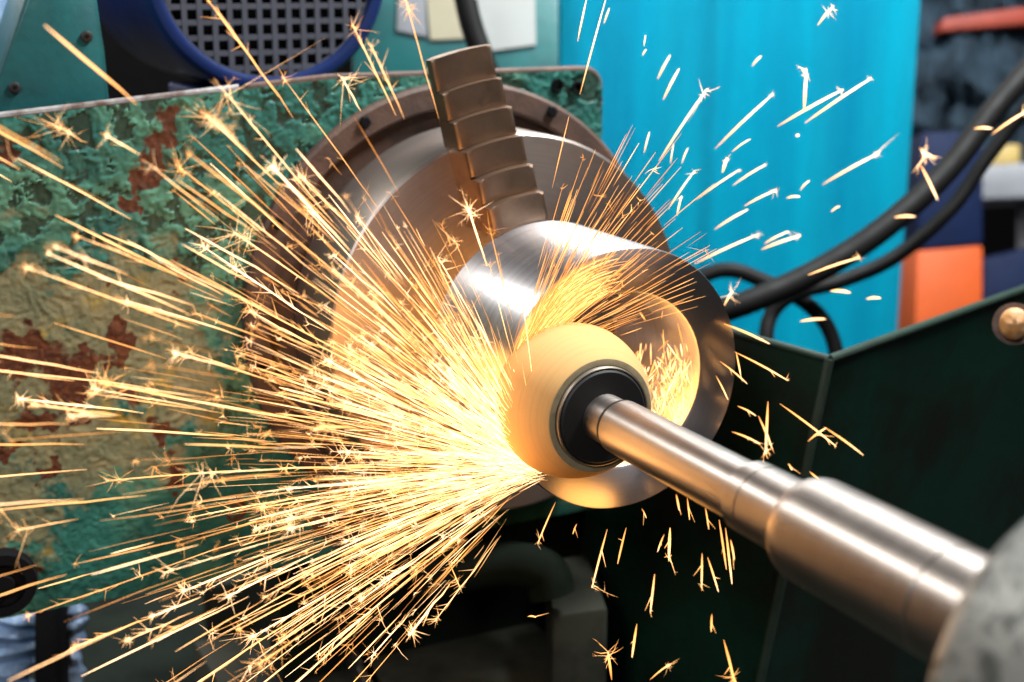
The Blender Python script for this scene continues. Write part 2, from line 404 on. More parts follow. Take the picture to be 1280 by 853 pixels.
# ------------------------------------------------------------------ ring being ground
ring = mesh_obj('steel_ring', lathe([(-219, 117), (-219, 165), (-216, 168.6), (-3, 168.6), (-0.6, 167.4), (0, 165.5), (0, 116), (-1.5, 113), (-4, 112), (-215, 112)], 192, closed=True), M['ring_steel'])
ring.matrix_world = frame_at()
tag(ring, 'polished steel ring gripped by the chuck, its face against the tan wheel', 'ring')

# ------------------------------------------------------------------ grinding spindle
fsp = frame_at(SS, SZ, ST)
spin = thing('grinding_spindle', 'stepped steel spindle shaft carrying a tan grinding wheel', 'grinding spindle', fsp)
t0 = -ST
prof = [(t0 + 1.0, 0), (t0 + 1.0, 86), (t0 + 3, 89.5)]
for i in range(13):
    u = i / 12; prof.append((t0 + 3 + 96 * u, 89.5 + 4.7 * math.sin(min(1, u / 0.32) * math.pi / 2) - 24.0 * max(0, (u - 0.26) / 0.74) ** 2.0))
prof += [(t0 + 100.5, 69.0), (t0 + 101.5, 68.0)]
wheel = mesh_obj('grinding_wheel', lathe(prof + [(t0 + 101.5, 60)], 160), M['abrasive'], spin)
mesh_obj('wheel_face', lathe([(t0 + 101.7, 68.0), (t0 + 102.2, 66.5), (t0 + 102.6, 61.0), (t0 + 101, 60)], 128), M['wheel_face'], wheel)
mesh_obj('flange', lathe([(t0 + 101, 60.2), (t0 + 105, 60.0), (t0 + 107, 59.4), (t0 + 107.6, 58.6), (t0 + 107.6, 57.6), (t0 + 106, 56.6), (t0 + 100, 56.4)], 128), M['flange'], wheel)
mesh_obj('hub_disc', lathe([(t0 + 99, 57.5), (t0 + 107.5, 56.2), (t0 + 109.5, 54), (t0 + 110, 30), (t0 + 110, 0)], 96), M['hub_black'], wheel)
def sec(name, pr, mat, parent=spin): return mesh_obj(name, lathe(pr, 112), M[mat], parent, True, 28)
sec('collar', [(104, 0), (104, 28.5), (143, 28.5), (144, 27.5), (144, 20)], 'shaft_steel').location.z = t0 * K
sec('groove', [(143.5, 28), (144.5, 30.6), (146, 31.3), (150.5, 31.5)], 'groove').location.z = t0 * K
# positions read along the shaft (t in ring coordinates of the spindle axis)
def shift(pr): return [(t - 0.0, r) for t, r in pr]
sec('arbor', [(150, 22), (150.3, 31.4), (151.2, 31.55), (393.5, 31.5), (394.5, 30.8), (394.5, 29)], 'shaft_steel').location.z = t0 * K
sec('joint_ring', [(394.5, 30.5), (398.5, 30.5)], 'groove').location.z = t0 * K
sec('sleeve', [(397, 29), (397, 36.0), (398.5, 37.0), (418, 37.1), (418.3, 36.2), (420.2, 36.2), (420.5, 37.1), (480, 37.2), (486, 37.8), (492, 40)], 'shaft_steel').location.z = t0 * K
sec('quill', [(484, 34), (484, 45), (485, 47.5), (490, 49.3), (497, 50.9), (505, 51.1), (672, 51.1), (673, 50.0), (676, 50.0), (677, 51.0), (830, 51.0)], 'shaft_steel').location.z = t0 * K

# ------------------------------------------------------------------ spindle housing, lower right
hous = thing('spindle_housing', 'mottled grey cast housing into which the stepped shaft runs', 'housing', fsp)
hp = [(800, 50.5), (790, 80), (789, 110)]
for i in range(10):
    a = i / 9 * math.pi / 2; hp.append((789 + 34 * (1 - math.cos(a)), 118 + 38 * math.sin(a)))
hp += [(1150, 160), (1150, 0)]
mesh_obj('nose', lathe(hp, 128), M['casting'], hous).location.z = t0 * K
bm = bmesh.new(); box(bm, (0, -0.53, (1150 + t0 - 60) * K), (0.08, 0.96, 0.06)); mesh_obj('pedestal', bm, M['casting'], hous)

# ------------------------------------------------------------------ motor behind the plate
TM = -640
c = hit(335, -45, TM)
motor = thing('electric_motor', 'blue electric motor with square-holed fan grille behind the guard plate', 'motor', frame_at(c.x, c.y, TM))
mesh_obj('casing', lathe([(-20, 170), (-18, 186), (-30, 190), (-430, 190), (-436, 184), (-436, 0)], 96), M['blue_paint'], motor)
mesh_obj('grille_rim', lathe([(-16, 166), (0, 165), (7, 168), (9, 174), (7, 183), (-2, 189), (-18, 190)], 96), M['blue_paint'], motor)
mesh_obj('fan_recess', lathe([(-30, 0), (-30, 168)], 64), M['dark'], motor)
gr = mesh_obj('grille', lathe([(-6, 163), (-1, 163), (-1, 168), (-6, 168)], 64, closed=True), M['grille'], motor)
pitch = 22.5
for k in range(-7, 8):
    x = (k + 0.3) * pitch; L = math.sqrt(max(0, 165 ** 2 - x * x))
    if L < 15: continue
    bm = bmesh.new(); box(bm, (x * K, 0, -3 * K), (8 * K, 2 * L * K, 5 * K)); mesh_obj('grille_bar', bm, M['grille'], gr, False)
    bm = bmesh.new(); box(bm, (0, x * K, -3.6 * K), (2 * L * K, 8 * K, 5 * K)); mesh_obj('grille_bar', bm, M['grille'], gr, False)
bm = bmesh.new(); box(bm, (0, (-190 - 60) * K, -150 * K), (200 * K, 130 * K, 200 * K), bev=4 * K); mesh_obj('foot', bm, M['blue_paint'], motor)

# ------------------------------------------------------------------ teal casting, upper left
def poly_t(pxs, t): return [P0 + (H * v.x + UP * v.y + A * v.z) * K for v in (hit(x, y, t) for x, y in pxs)]
cst = thing('teal_belt_cover', 'tapered teal cast cover left of the blue motor', 'machine cover')
pts = poly_t([(-30, 210), (-8, 120), (38, -20), (60, -45), (116, -45), (130, 60), (146, 210)], -545)
mesh_obj('cover', prism(pts, -A * 170 * K, 6 * K), M['teal_paint'], cst, True, 40)
for (px, py) in ((18, 110), (108, 46)):
    b = mesh_obj('cover_screw', lathe([(-3, 8), (3, 8), (4, 6), (4, 3), (2, 3), (2, 0)], 16), M['groove'], cst); b.matrix_world = frame_at(*hit(px, py, -545))
bm = prism(poly_t([(-120, 80), (-120, -30), (26, -30), (-6, 80)], -780), -A * 80 * K, 3 * K)
tag(mesh_obj('pale_cabinet', bm, M['pale_blue'], None), 'pale blue metal cabinet showing beyond the teal cover', 'cabinet')

# ------------------------------------------------------------------ teal cabinet with cards, top centre
def card(pxs, depth, thick=0.004, bev=0.0):
    return prism([pxd(x, y, depth) for x, y in pxs], CF.normalized() * thick, bev)
cab = thing('teal_cabinet', 'teal switch cabinet with pale notices standing behind the chuck', 'cabinet')
mesh_obj('cabinet_body', card([(440, 230), (440, -60), (699, -60), (699, 230)], 1.16, 0.12, 0.004), M['teal_paint'], cab, True, 40)
mesh_obj('notice', card([(598, 66), (588, -40), (668, -40), (670, 56)], 1.1575, 0.002), M['white'], cab, False)
mesh_obj('notice', card([(538, 50), (530, -40), (578, -40), (582, 48)], 1.1575, 0.002), M['cream'], cab, False)
mesh_obj('notice', card([(496, 38), (500, -40), (530, -40), (534, 46)], 1.1575, 0.002), M['grey_shelf'], cab, False)
pth = spline([pxd(x, y, 1.06) for x, y in ((572, -60), (582, 0), (592, 40), (612, 95), (640, 170))], 8)
tag(mesh_obj('power_cable', tube(pth, 0.0085, 12), M['rubber']), 'black cable hanging between the pale notices on the teal cabinet', 'cable')

# ------------------------------------------------------------------ cyan panel
bm = bmesh.new(); rows = []
D0 = 1.30
nx = 90
for i in range(nx + 1):
    x = 697 + (1152 - 697) * i / nx
    w = 0.0035 * math.sin(i * 0.17 + 0.6) + 0.0012 * math.sin(i * 0.47) + (0.012 * max(0, (i - 83) / 7) ** 2) + 0.006 * math.exp(-((i - 38) / 3.0) ** 2)
    a = pxd(x, 470, D0); b = Vector((a.x, a.y, 0.25)); tpt = Vector((a.x, a.y, CAM.z + 0.05))
    yy = 0.10 * (i / nx) - w
    rows.append([bm.verts.new(p + Vector((0, yy, 0))) for p in (b, Vector((a.x, a.y, 0.9)), Vector((a.x, a.y, 1.05)), tpt)])
for a, b in zip(rows, rows[1:]):
    for k in range(3): bm.faces.new((a[k], b[k], b[k + 1], a[k + 1]))
r = bmesh.ops.solidify(bm, geom=list(bm.faces), thickness=0.004)
tag(mesh_obj('cyan_panel', bm, M['cyan'], None, True, 50), 'tall bright cyan sheet metal panel behind the machine', 'panel')

# ------------------------------------------------------------------ hoses
def hose(pxs, depth, r, label):
    p = spline([pxd(x, y, d) for (x, y), d in zip(pxs, depth)], 10)
    return tag(mesh_obj('rubber_hose', tube(p, r, 16), M['rubber']), label, 'hose', 'black hoses beside the cyan panel')
hose([(1330, 30), (1285, 88), (1240, 140), (1195, 200), (1150, 247), (1085, 300), (1010, 345), (935, 378), (870, 398)], [1.08, 1.06, 1.05, 1.04, 1.03, 1.02, 1.01, 1.0, 1.0], 0.0088, 'thick black hose sweeping down across the cyan panel')
hose([(1290, 125), (1232, 200), (1188, 262), (1118, 322), (1050, 352), (992, 368), (962, 398), (958, 450), (965, 520)], [1.10, 1.09, 1.08, 1.07, 1.06, 1.05, 1.05, 1.04, 1.04], 0.0056, 'thinner black hose hanging under the thick one and turning down')
hose([(840, 372), (880, 345), (915, 338), (955, 352), (1000, 374), (1030, 402), (1045, 440), (1050, 500)], [1.07] * 8, 0.0058, 'looped thin black hose arching behind the chuck')

# ------------------------------------------------------------------ right-hand background
def bx_px(name, pxs, depth, thick, mat, bev=0.003, parent=None):
    return mesh_obj(name, card(pxs, depth, thick, bev), M[mat], parent, True, 40)
bn = thing('parts_bin', 'upright bin, navy above and orange below, beside the cyan panel', 'bin')
bx_px('navy_half', [(1146, 312), (1152, 165), (1230, 165), (1229, 305)], 1.45, 0.12, 'navy', parent=bn)
bx_px('orange_half', [(1142, 470), (1146, 314), (1229, 307), (1228, 470)], 1.447, 0.125, 'orange', parent=bn)
sh = thing('grey_shelf', 'pale grey shelf board above a dark gap on the right', 'shelf')
bx_px('board', [(1222, 250), (1224, 208), (1330, 200), (1330, 246)], 1.55, 0.10, 'grey_shelf', parent=sh)
bx_px('bracket', [(1290, 520), (1290, 250), (1310, 250), (1310, 520)], 1.58, 0.05, 'grey_shelf', parent=sh)
tag(bx_px('yellow_tin', [(1240, 207), (1241, 182), (1276, 180), (1276, 205)], 1.56, 0.05, 'yellow'), 'small dull yellow tin standing on the grey shelf', 'tin')
tag(bx_px('blue_box', [(1226, 470), (1228, 325), (1330, 300), (1330, 470)], 1.52, 0.10, 'navy'), 'dark blue box under the grey shelf beside the orange bin', 'box')
tag(bx_px('red_tray', [(1175, 40), (1180, 22), (1330, 2), (1330, 26)], 1.62, 0.10, 'red'), 'red tray edge lying above the crumpled blue cloth', 'tray')
bx = bmesh.new(); gv = {}
for i in range(41):
    for j in range(41):
        x = 1120 + 220 * i / 40; y = -60 + 290 * j / 40
        q = Vector((i * 0.14, j * 0.12, 1.7)); dd = 0.05 * noise.turbulence(q, 4, True) + 0.03 * noise.noise(q * 0.6)
        gv[i, j] = bx.verts.new(pxd(x, y, 1.66 - dd))
for i in range(40):
    for j in range(40): bx.faces.new((gv[i, j], gv[i + 1, j], gv[i + 1, j + 1], gv[i, j + 1]))
bmesh.ops.solidify(bx, geom=list(bx.faces), thickness=0.006)
tag(mesh_obj('crumpled_cloth', bx, M['cloth'], None, True, 60), 'crumpled dark blue-grey cloth heaped behind the navy bin', 'cloth')

# ------------------------------------------------------------------ splash guard on the right
gd = thing('splash_guard', 'dark green bent sheet-metal splash guard beside the shaft', 'splash guard')
cz = pxd(1037, 449, 0.80); zg = cz.z
L = pxz(760, 372, zg); Rr = cz + (pxz(1330, 343, zg) - cz) * 1.7
dn = Vector((0, 0, -0.42)); lean = Vector((-0.016, 0.0, 0))
def sheet(a, b, name):
    bm = bmesh.new(); n, m = 24, 12; g = {}
    nrm = (b - a).cross(UP).normalized()
    for i in range(n + 1):
        for j in range(m + 1):
            p = a.lerp(b, i / n) + dn * (j / m) + lean * (j / m) * 4
            p += nrm * 0.003 * noise.noise(p * 9)
            if i in (0, n): p = a.lerp(b, i / n) + dn * (j / m) + lean * (j / m) * 4
            g[i, j] = bm.verts.new(p)
    for i in range(n):
        for j in range(m): bm.faces.new((g[i, j], g[i + 1, j], g[i + 1, j + 1], g[i, j + 1]))
    bmesh.ops.solidify(bm, geom=list(bm.faces), thickness=0.003)
    return mesh_obj(name, bm, M['green_dark'], gd, True, 50)
sheet(L, cz, 'side_sheet'); sheet(cz, Rr, 'flared_sheet')
edge = plain('pale_green_edge', (0.030, 0.055, 0.040), 0.45, 0.1, 0.4, 60, 0.2)  # lip and seam colour, paler than the sheets
mesh_obj('top_lip', tube([L, L.lerp(cz, .5), cz], 0.0022, 10), edge, gd)
mesh_obj('top_lip', tube([cz, cz.lerp(Rr, .5), Rr], 0.0026, 10), edge, gd)
mesh_obj('bend_seam', tube([cz + (dn + lean * 4) * u for u in (0, .25, .5, .75, 1)], 0.0028, 10), edge, gd)
bc = pxd(1268, 405, 0.80)
bh = (CAM - bc).normalized(); 
bm = bmesh.new(); bmesh.ops.create_uvsphere(bm, u_segments=24, v_segments=14, radius=0.0092)
for v in bm.verts:
    v.co.z = v.co.z * 0.7 + 0.0012 * noise.noise(v.co * 300); v.co.x *= 0.9
kb = mesh_obj('bolt_head', bm, M['rust_bolt'], gd); kb.matrix_world = Matrix.Translation(bc) @ bh.to_track_quat('Z', 'Y').to_matrix().to_4x4(); kb['label'] = 'rusty orange bolt head'
kb2 = mesh_obj('bolt_washer', lathe([(-24, 30), (-10, 30), (-10, 20), (-24, 20)], 28, closed=True), M['brown_rust'], gd); kb2.matrix_world = kb.matrix_world.copy()

# ------------------------------------------------------------------ machine bed below
bed = thing('machine_bed', 'dark machine bed with flat slideways under the chuck', 'machine bed')
zb = 1.0 - 0.235
def slab(name, pxs, z, h, mat, bev=0.003): return mesh_obj(name, prism([pxz(x, y, z) for x, y in pxs], Vector((0, 0, -h)), bev), M[mat], bed, True, 40)
slab('bed_top', [(-700, 1500), (-400, 640), (900, 640), (1500, 1500)], zb - 0.06, 0.70, 'bed_dark')
slab('slideway', [(500, 900), (430, 770), (640, 745), (790, 900)], zb, 0.055, 'bed')
slab('slideway', [(300, 900), (240, 800), (405, 775), (470, 900)], zb - 0.004, 0.05, 'bed')
slab('guide_rail', [(478, 900), (412, 772), (424, 770), (494, 900)], zb + 0.010, 0.06, 'shaft_steel', 0.002)
slab('stop_block', [(690, 770), (682, 700), (735, 690), (760, 760)], zb + 0.055, 0.11, 'bed')
slab('stop_block', [(255, 735), (250, 700), (395, 672), (410, 705)], zb + 0.03, 0.09, 'bed')
hd = tube(spline([pxd(x, y, 0.86) for x, y in ((520, 730), (570, 715), (630, 705), (680, 715), (690, 745))], 8), 0.014, 16)
mesh_obj('clamp_arm', hd, M['bed_dark'], bed)

bm = bmesh.new(); box(bm, (150 * K, -700 * K, -560 * K), (900 * K, 700 * K, 60 * K)); ap = mesh_obj('dark_backing', bm, M['bed_dark'], bed, False); ap.matrix_world = frame_at()  # added backing box that keeps the space under the plate dark
bm = bmesh.new(); box(bm, (560 * K, -640 * K, -560 * K), (660 * K, 640 * K, 60 * K)); ap = mesh_obj('dark_backing', bm, M['bed_dark'], bed, False); ap.matrix_world = frame_at()  # second added dark box, to the right of the chuck
# lower left odds and ends
wr = thing('worn_pulley', 'round black pulley in front of the lower corner of the green plate', 'pulley', frame_at(*hit(2, 728, -440)))
mesh_obj('pulley_rim', lathe([(-14, 30), (-14, 44), (-4, 48), (4, 40), (8, 46), (16, 44), (16, 30)], 40), M['dark'], wr)
mesh_obj('pulley_hub', lathe([(18, 0), (18, 14), (10, 16), (10, 31)], 32), M['dark'], wr)
def wrap(pxs, depth, r, label):
    p = spline([pxd(x, y, depth) for x, y in pxs], 8); n = len(p)
    b = tube(p, [r * (0.75 + 0.4 * abs(math.sin(i * 0.8))) for i in range(n)], 14)
    for v in b.verts: v.co += Vector((noise.noise(v.co * 70), noise.noise(v.co * 70 + Vector((3, 3, 3))), 0)) * 0.006
    return tag(mesh_obj('plastic_wrap', b, M['pale_blue']), label, 'plastic wrap', 'pale blue plastic under the plate')
wrap([(18, 760), (10, 800), (14, 850), (10, 900)], 0.93, 0.016, 'broad crumpled pale blue plastic film below the black pulley')
wrap([(88, 755), (94, 790), (86, 830), (92, 890)], 0.93, 0.0075, 'narrow twisted pale blue plastic film beside a dark post')
tag(mesh_obj('dark_post', card([(42, 900), (42, 745), (72, 742), (72, 900)], 0.90, 0.03, 0.002), M['dark'], None), 'dark steel post between two pieces of pale blue plastic', 'post')

# ------------------------------------------------------------------ sparks
class Spray:
    def __init__(s): s.v = []; s.f = []; s.h = []
    def streak(s, pts, r, heat, n=3, taper=(0.25, 0.5)):
        """thin glowing needle along pts (machine units)"""
        base = len(s.v); m = len(pts)
        for i, p in enumerate(pts):
            d = (pts[min(i + 1, m - 1)] - pts[max(i - 1, 0)]).normalized()
            x = d.cross(Vector((0.3, 0.1, 0.95))); x.normalize(); y = d.cross(x)
            u = i / (m - 1); k = taper[0] + (1 - taper[0]) * min(1, u / 0.3)
            if u > 0.75: k *= 1 - (1 - taper[1]) * (u - 0.75) / 0.25
            for q in range(n):
                a = 2 * math.pi * q / n
                s.v.append(tuple((p + (x * math.cos(a) + y * math.sin(a)) * r * k) * K)); s.h.append(heat[0] + (heat[1] - heat[0]) * u)
        for i in range(m - 1):
            for q in range(n):
                a = base + i * n + q; b = base + i * n + (q + 1) % n
                s.f.append((a, b, b + n, a + n))
        s.f.append(tuple(base + q for q in range(n))[::-1]); s.f.append(tuple(base + (m - 1) * n + q for q in range(n)))
    def burst(s, c, d, count, size, heat, r=0.5):
        """sparkler star: uneven hair-thin branches, some forking again"""
        for _ in range(count):
            e = Vector((rnd.gauss(0, 1), rnd.gauss(0, 1), rnd.gauss(0, 1))).normalized()
            e = (e + d * rnd.uniform(-0.4, 0.9)).normalized()
            L = size * rnd.lognormvariate(-0.75, 0.55)
            side = Vector((rnd.gauss(0, 1), rnd.gauss(0, 1) - 0.5, rnd.gauss(0, 1))) * L * 0.025
            c0 = c - d * rnd.uniform(0, size * 0.5)
            s.streak([c0, c0 + e * L * 0.55 + side, c0 + e * L], r * rnd.uniform(0.5, 1.1), (heat, heat * rnd.uniform(0.4, 0.9)), 3, (1.0, 0.2))
            if rnd.random() < 0.35:
                for _k in range(rnd.randint(1, 4)):
                    e2 = (e + Vector((rnd.gauss(0, .8), rnd.gauss(0, .8), rnd.gauss(0, .8)))).normalized()
                    m_ = c0 + e * L * rnd.uniform(0.5, 1)
                    s.streak([m_, m_ + e2 * L * rnd.uniform(.15, .45)], r * 0.55, (heat * .9, heat * .5), 3, (1.0, 0.2))
    def build(s, name):
        me = bpy.data.meshes.new(name); me.from_pydata(s.v, [], s.f); me.update()
        at = me.attributes.new('glow_level', 'FLOAT', 'POINT'); at.data.foreach_set('value', s.h)
        me.materials.append(M['spark'])
        o = bpy.data.objects.new(name, me); col.objects.link(o); o.matrix_world = frame_at()
        return o

SA = hit(678, 588, 8)          # main contact of wheel and ring, lower left
SB = hit(642, 452, 8)          # upper end of the contact
def fan_dir(a, tt):
    a = math.radians(a); v = Vector((math.cos(a), math.sin(a), tt)); return v.normalized()
def arc_pts(src, d, r0, r1, n=4, sag=0.00009, kink=0.0):
    out = []
    for i in range(n):
        r = r0 + (r1 - r0) * i / (n - 1); p = src + d * r
        p = p + Vector((0, -sag * r * r, 0))
        if kink and i in (1, 2): p += Vector((rnd.gauss(0, kink), rnd.gauss(0, kink), 0))
        out.append(p)
    return out
def main_angle():
    u = rnd.random()
    if u < 0.40: return rnd.gauss(160, 19)
    if u < 0.72: return rnd.gauss(138, 13)
    if u < 0.82: return rnd.gauss(193, 10)
    return rnd.uniform(104, 224)
def main_tt(a):
    lo = -0.02 if a < 140 else -0.16
    return max(lo, rnd.gauss(0.10, 0.13))
def ok(p):
    r = math.hypot(p.x, p.y)
    if r < 172 and p.z < 3: return False
    if r < 300 and p.z < -295: return False
    return p.z > -440
spray = Spray()
lobes = [(rnd.uniform(114, 222), rnd.uniform(1.5, 5), rnd.uniform(0.5, 1.0)) for _ in range(26)]      # clumps in the fan
for _ in range(1150):                                                # hot core by the contact
    a = rnd.triangular(112, 205, 142); d = fan_dir(a, main_tt(a)); r0 = abs(rnd.gauss(0, 135)); L = rnd.uniform(15, 75)
    pts = arc_pts(SA + Vector((rnd.gauss(0, 5), rnd.gauss(0, 7), rnd.gauss(0, 3))), d, r0, r0 + L, 4, rnd.uniform(0, 0.0002), 0.3)
    if all(ok(p) for p in pts): spray.streak(pts, rnd.uniform(0.12, 0.4), (rnd.uniform(0.3, 0.9), rnd.uniform(0.6, 1)), 3, (0.3, 0.3))
for _ in range(1750):
    if rnd.random() < 0.45:
        lb = rnd.choice(lobes); a = rnd.gauss(lb[0], lb[1]); far = lb[2]
    else: a = main_angle(); far = 0.8
    d = fan_dir(a, main_tt(a))
    rmax = (300 + 480 * math.exp(-((a - 150) / 40) ** 2)) * far
    r0 = abs(rnd.gauss(0, 1)) * 165 * (0.6 + rmax / 900) + rnd.uniform(0, 50)
    if r0 > rmax: continue
    L = rnd.uniform(14, 60) if rnd.random() < 0.4 else rnd.uniform(50, 150)
    pts = arc_pts(SA + Vector((rnd.gauss(0, 5), rnd.gauss(0, 7), rnd.gauss(0, 3))), d, r0, r0 + L, 4, rnd.uniform(0.0, 0.00022), 0.3)
    if a > 178 and rnd.random() < 0.45: continue
    wob = Vector((-d.y, d.x, 0)) * rnd.gauss(0, 0.035) * L
    pts = [p + wob * (i / 3) for i, p in enumerate(pts)]
    if not all(ok(p) for p in pts): continue
    h = min(1, rnd.betavariate(2.0, 2.4) + 0.35 * math.exp(-r0 / 140))
    hh = (h * rnd.uniform(0.3, 1), min(1, h * 1.15)); spray.streak(pts, min(0.6, 0.13 + rnd.expovariate(7)), hh if rnd.random() < 0.7 else hh[::-1], 3, (0.2, 0.25))
    if rnd.random() < 0.14 + 0.5 * min(1, r0 / 300): spray.burst(pts[-1], d, rnd.randint(4, 12), rnd.uniform(6, 20), min(1, h * 1.3), 0.15)
for _ in range(330):                                                # up and right over the ring's face
    a = rnd.uniform(14, 76) if rnd.random() < 0.7 else rnd.gauss(48, 12); d = fan_dir(a, max(0.0, rnd.gauss(0.10, 0.08)))
    r0 = abs(rnd.gauss(0, 120)); L = rnd.uniform(20, 100)
    if r0 > 270: continue
    pts = arc_pts(SB + Vector((rnd.gauss(0, 4), rnd.gauss(0, 8), rnd.uniform(0, 6))), d, r0, r0 + L)
    if not all(ok(p) for p in pts): continue
    h = rnd.betavariate(2, 2.6) * 0.85
    spray.streak(pts, rnd.uniform(0.2, 0.5), (h * 0.4, h), 3, (0.2, 0.3))
    if rnd.random() < 0.14: spray.burst(pts[-1], d, rnd.randint(3, 6), rnd.uniform(6, 15), h, 0.35)
for _ in range(260):                                                # sheet creeping round the ring's face
    a0 = rnd.uniform(150, 215); rr = rnd.uniform(120, 168); pts = []
    st = rnd.uniform(0, 75); ln = rnd.uniform(10, 34)
    for i in range(5):
        a = math.radians(195 - st - ln * i / 4); pts.append(Vector((rr * math.cos(a), rr * math.sin(a), 3 + 2 * i + rnd.uniform(0, 2))))
    h = rnd.uniform(0.1, 0.6); spray.streak(pts, rnd.uniform(0.3, 0.65), (h, h))
for _ in range(330):                                                # tumbling inside the bore, right side
    a = math.radians(rnd.gauss(-22, 22)); rr = rnd.uniform(70, 109); t = -abs(rnd.gauss(0, 60)) + rnd.uniform(0, 12)
    c = Vector((rr * math.cos(a), rr * math.sin(a), t)); d = Vector((rnd.gauss(-0.1, .35), -1, rnd.gauss(0.2, .5))).normalized(); L = rnd.uniform(8, 32)
    p2 = c + d * L
    if math.hypot(p2.x, p2.y) > 111: continue
    h = rnd.uniform(0.2, 0.9); spray.streak([c, c + d * L * .5, p2], rnd.uniform(0.35, 1.1), (h, h * .7), 3, (0.3, 0.3))
so = spray.build('spark_spray'); so['kind'] = 'stuff'
tag(so, 'dense golden spray of fine sparks fanning out from the wheel', 'sparks', kind='stuff')

def glow(name, v, power, rad):  # added point lamp that boosts the light the sparks cast
    l = bpy.data.lights.new(name, 'POINT'); l.energy = power; l.color = (1, 0.42, 0.09); l.shadow_soft_size = rad
    o = bpy.data.objects.new(name, l); col.objects.link(o); o.location = P0 + (H * v.x + UP * v.y + A * v.z) * K
glow('spark_glow_bore', Vector((62, -45, -25)), 0.085, 0.012)
glow('spark_glow_contact', SA + Vector((-110, 25, 20)), 0.09, 0.02)
glow('spark_glow_fan', SA + Vector((-190, 110, -130)), 0.16, 0.03)
glow('spark_glow_below', hit(800, 690, 70), 0.06, 0.02)
def one_spark(label, group, pts, r, heat, nb=0, size=0, twigs=0):
    s = Spray(); s.streak(pts, r, heat, 6, (0.2, 0.3))
    d = (pts[-1] - pts[0]).normalized()
    if nb: s.burst(pts[-1], d, int(nb * 1.7) + 2, size, min(1, heat[1]), max(0.15, r * 0.24))
    for _ in range(twigs):
        u = rnd.uniform(0.35, 0.9); i = min(len(pts) - 2, int(u * (len(pts) - 1))); p = pts[i].lerp(pts[i + 1], u * (len(pts) - 1) - i)
        e = (d + Vector((rnd.gauss(0, .5), rnd.gauss(0, .5), rnd.gauss(0, .5)))).normalized()
        s.streak([p, p + e * rnd.uniform(4, 24)], r * 0.5, (heat[1], heat[1] * .6), 3, (1, 0.3))
    return tag(s.build('spark'), label, 'spark', group)
LP = 'long unbranched golden spark streaking away from the tan wheel towards the green plate'
LB = 'golden spark bursting into a star of fine branches, flung towards the green plate'
n_p = 0
while n_p < 200:
    a = main_angle() + rnd.gauss(0, 8); d = fan_dir(a, main_tt(a) * 0.9)
    rmax = 330 + 500 * math.exp(-((a - 148) / 38) ** 2)
    r0 = rnd.uniform(110, rmax); L = rnd.uniform(45, 190)
    pts = arc_pts(SA + Vector((rnd.gauss(0, 6), rnd.gauss(0, 8), 2)), d, r0, r0 + L, 6, rnd.uniform(0, 0.0002), 0.5)
    if not all(ok(p) for p in pts) or a < 100 or a > 225: continue
    h = rnd.uniform(0.55, 1.0); rr = rnd.uniform(0.3, 0.72) * (1 + 0.7 * (rnd.random() < .14))
    if rnd.random() < 0.62: one_spark(LB, 'bursting sparks over the plate', pts, rr, (h * .7, h), rnd.randint(5, 22), min(44, 17 * rnd.lognormvariate(0, 0.45)), rnd.randint(1, 12))
    else: one_spark(LP, 'long sparks over the plate', pts, rr, (h * .7, h), 0, 0, 0)
    n_p += 1
def seg(x0, y0, x1, y1, t): return [hit(x0 + (x1 - x0) * u, y0 + (y1 - y0) * u - 1.2 * math.sin(u * 3.14), t + 4 * u) for u in (0, .2, .4, .6, .8, 1)]
LC = 'pale spark flying up past the cyan panel'; GC = 'sparks over the cyan panel'
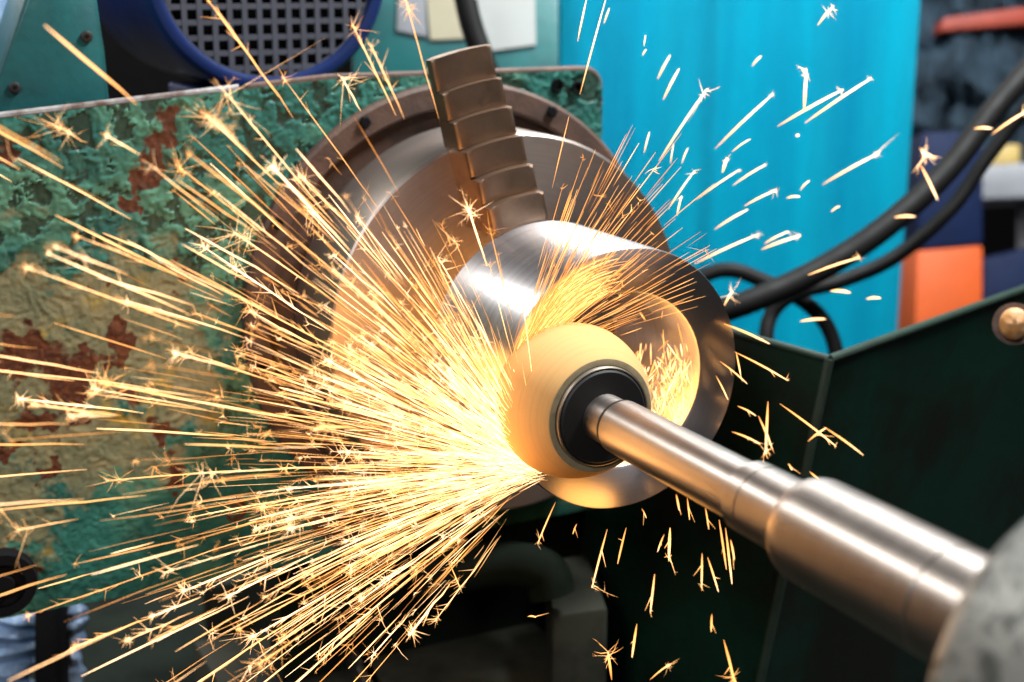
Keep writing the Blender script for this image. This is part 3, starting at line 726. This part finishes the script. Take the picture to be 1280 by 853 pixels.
for (x0, y0, x1, y1, r, nb, sz) in [
    (1022, 32, 1042, 8, 1.6, 7, 24), (940, 83, 952, 70, 1.3, 0, 0), (822, 99, 838, 69, 1.5, 0, 0), (829, 125, 849, 86, 1.7, 0, 0), (824, 201, 883, 112, 1.5, 11, 22),
    (803, 70, 808, 62, 0.9, 0, 0), (805, 58, 807, 44, 0.8, 0, 0), (722, 52, 733, 0, 1.0, 0, 0), (725, 118, 757, 0, 0.9, 0, 0), (755, 30, 762, 10, 0.9, 0, 0), (894, 186, 966, 118, 1.5, 4, 10), (972, 158, 1054, 112, 1.9, 3, 14),
    (1006, 154, 1089, 98, 2.0, 3, 12), (1005, 140, 1008, 88, 2.2, 6, 18), (915, 190, 938, 174, 1.0, 0, 0), (1028, 231, 1096, 193, 1.9, 9, 16), (916, 232, 957, 206, 1.3, 3, 10),
    (903, 216, 909, 198, 2.2, 4, 8), (893, 287, 935, 262, 1.5, 0, 0), (930, 258, 970, 238, 1.4, 5, 12), (983, 248, 1000, 246, 1.4, 0, 0), (1039, 265, 1050, 258, 1.3, 0, 0), (1000, 238, 1012, 226, 1.1, 0, 0),
    (868, 330, 946, 294, 1.5, 6, 15), (952, 312, 1000, 295, 2.0, 5, 10), (955, 305, 985, 290, 1.4, 3, 8), (995, 171, 999, 170, 2.2, 0, 0), (1083, 374, 1101, 373, 1.8, 0, 0), (1038, 364, 1063, 366, 2.2, 0, 0),
    (1118, 272, 1144, 271, 2.2, 0, 0), (1218, 161, 1240, 161, 2.0, 0, 0), (1240, 168, 1282, 140, 2.0, 5, 16), (905, 383, 915, 365, 1.2, 9, 18), (1010, 344, 1075, 322, 1.6, 5, 18), (1000, 402, 1032, 399, 1.8, 0, 0),
    (1150, 205, 1172, 250, 1.8, 0, 0), (1170, 200, 1152, 190, 2.4, 12, 28), (805, 192, 812, 165, 0.9, 0, 0), (852, 205, 860, 185, 0.8, 0, 0), (838, 205, 842, 180, 0.7, 0, 0), (870, 250, 925, 212, 1.1, 3, 9), (835, 262, 868, 214, 1.1, 4, 10), (846, 270, 852, 245, 1.0, 3, 12)]:
    cool = x0 > 990 and y0 > 260
    one_spark(LC if not cool else 'golden spark drifting past the black hoses', GC if not cool else 'sparks by the hoses', seg(x0, y0, x1, y1, rnd.uniform(-250, -110)), r * 0.85, (0.5, 1.0) if not cool else (0.6, 0.8), nb, sz)
LF = 'orange spark falling below the shaft'; GF = 'sparks falling below the shaft'
for (x0, y0, x1, y1, r, nb, sz) in [
    (760, 662, 740, 735, 2.2, 4, 16), (783, 660, 772, 705, 1.9, 0, 0), (838, 660, 836, 700, 2.4, 4, 18), (831, 668, 822, 690, 1.3, 0, 0), (818, 718, 813, 766, 2.2, 3, 8), (796, 780, 790, 822, 2.2, 0, 0), (878, 692, 877, 735, 2.0, 2, 14),
    (885, 697, 898, 740, 1.8, 0, 0), (899, 650, 908, 712, 2.0, 0, 0), (906, 660, 915, 730, 1.9, 0, 0), (846, 618, 849, 638, 1.6, 0, 0), (858, 622, 862, 650, 1.6, 0, 0), (882, 635, 886, 662, 1.6, 0, 0), (890, 768, 889, 790, 1.8, 0, 0),
    (905, 800, 918, 852, 2.2, 12, 30), (765, 850, 760, 815, 2.4, 9, 34), (812, 850, 838, 830, 1.6, 5, 16), (694, 628, 672, 680, 1.4, 4, 16), (660, 771, 670, 772, 1.6, 0, 0), (914, 675, 918, 700, 1.5, 0, 0), (803, 636, 808, 648, 1.2, 0, 0), (560, 700, 575, 735, 1.0, 12, 26), (722, 655, 716, 668, 1.2, 0, 0)]:
    one_spark(LF, GF, seg(x0 + rnd.uniform(-1, 1), y0, x1, y1, rnd.uniform(30, 90)), r * rnd.uniform(.45, .8), (rnd.uniform(.1, .5), rnd.uniform(.4, .8)), nb, sz, 1)
LG = 'golden spark bouncing in front of the dark green splash guard'; GG = 'sparks by the splash guard'
for (x0, y0, x1, y1, r, nb, sz) in [
    (975, 505, 1045, 558, 1.6, 3, 8), (1010, 552, 1033, 535, 1.6, 0, 0), (1030, 534, 1079, 569, 1.9, 0, 0), (960, 502, 957, 568, 1.9, 8, 20), (948, 520, 965, 560, 1.8, 4, 16), (905, 405, 962, 430, 1.9, 0, 0), (918, 440, 985, 476, 1.8, 2, 8),
    (900, 452, 934, 480, 1.8, 0, 0), (895, 470, 910, 500, 1.5, 0, 0), (1012, 590, 1030, 608, 1.9, 0, 0), (985, 580, 990, 588, 1.6, 0, 0), (915, 540, 950, 555, 1.5, 3, 12), (922, 508, 945, 520, 1.3, 0, 0), (920, 440, 926, 470, 1.2, 0, 0)]:
    one_spark(LG, GG, seg(x0, y0, x1, y1, rnd.uniform(10, 50)), r * rnd.uniform(.5, .85), (0.3, 0.75), nb, sz, 1)
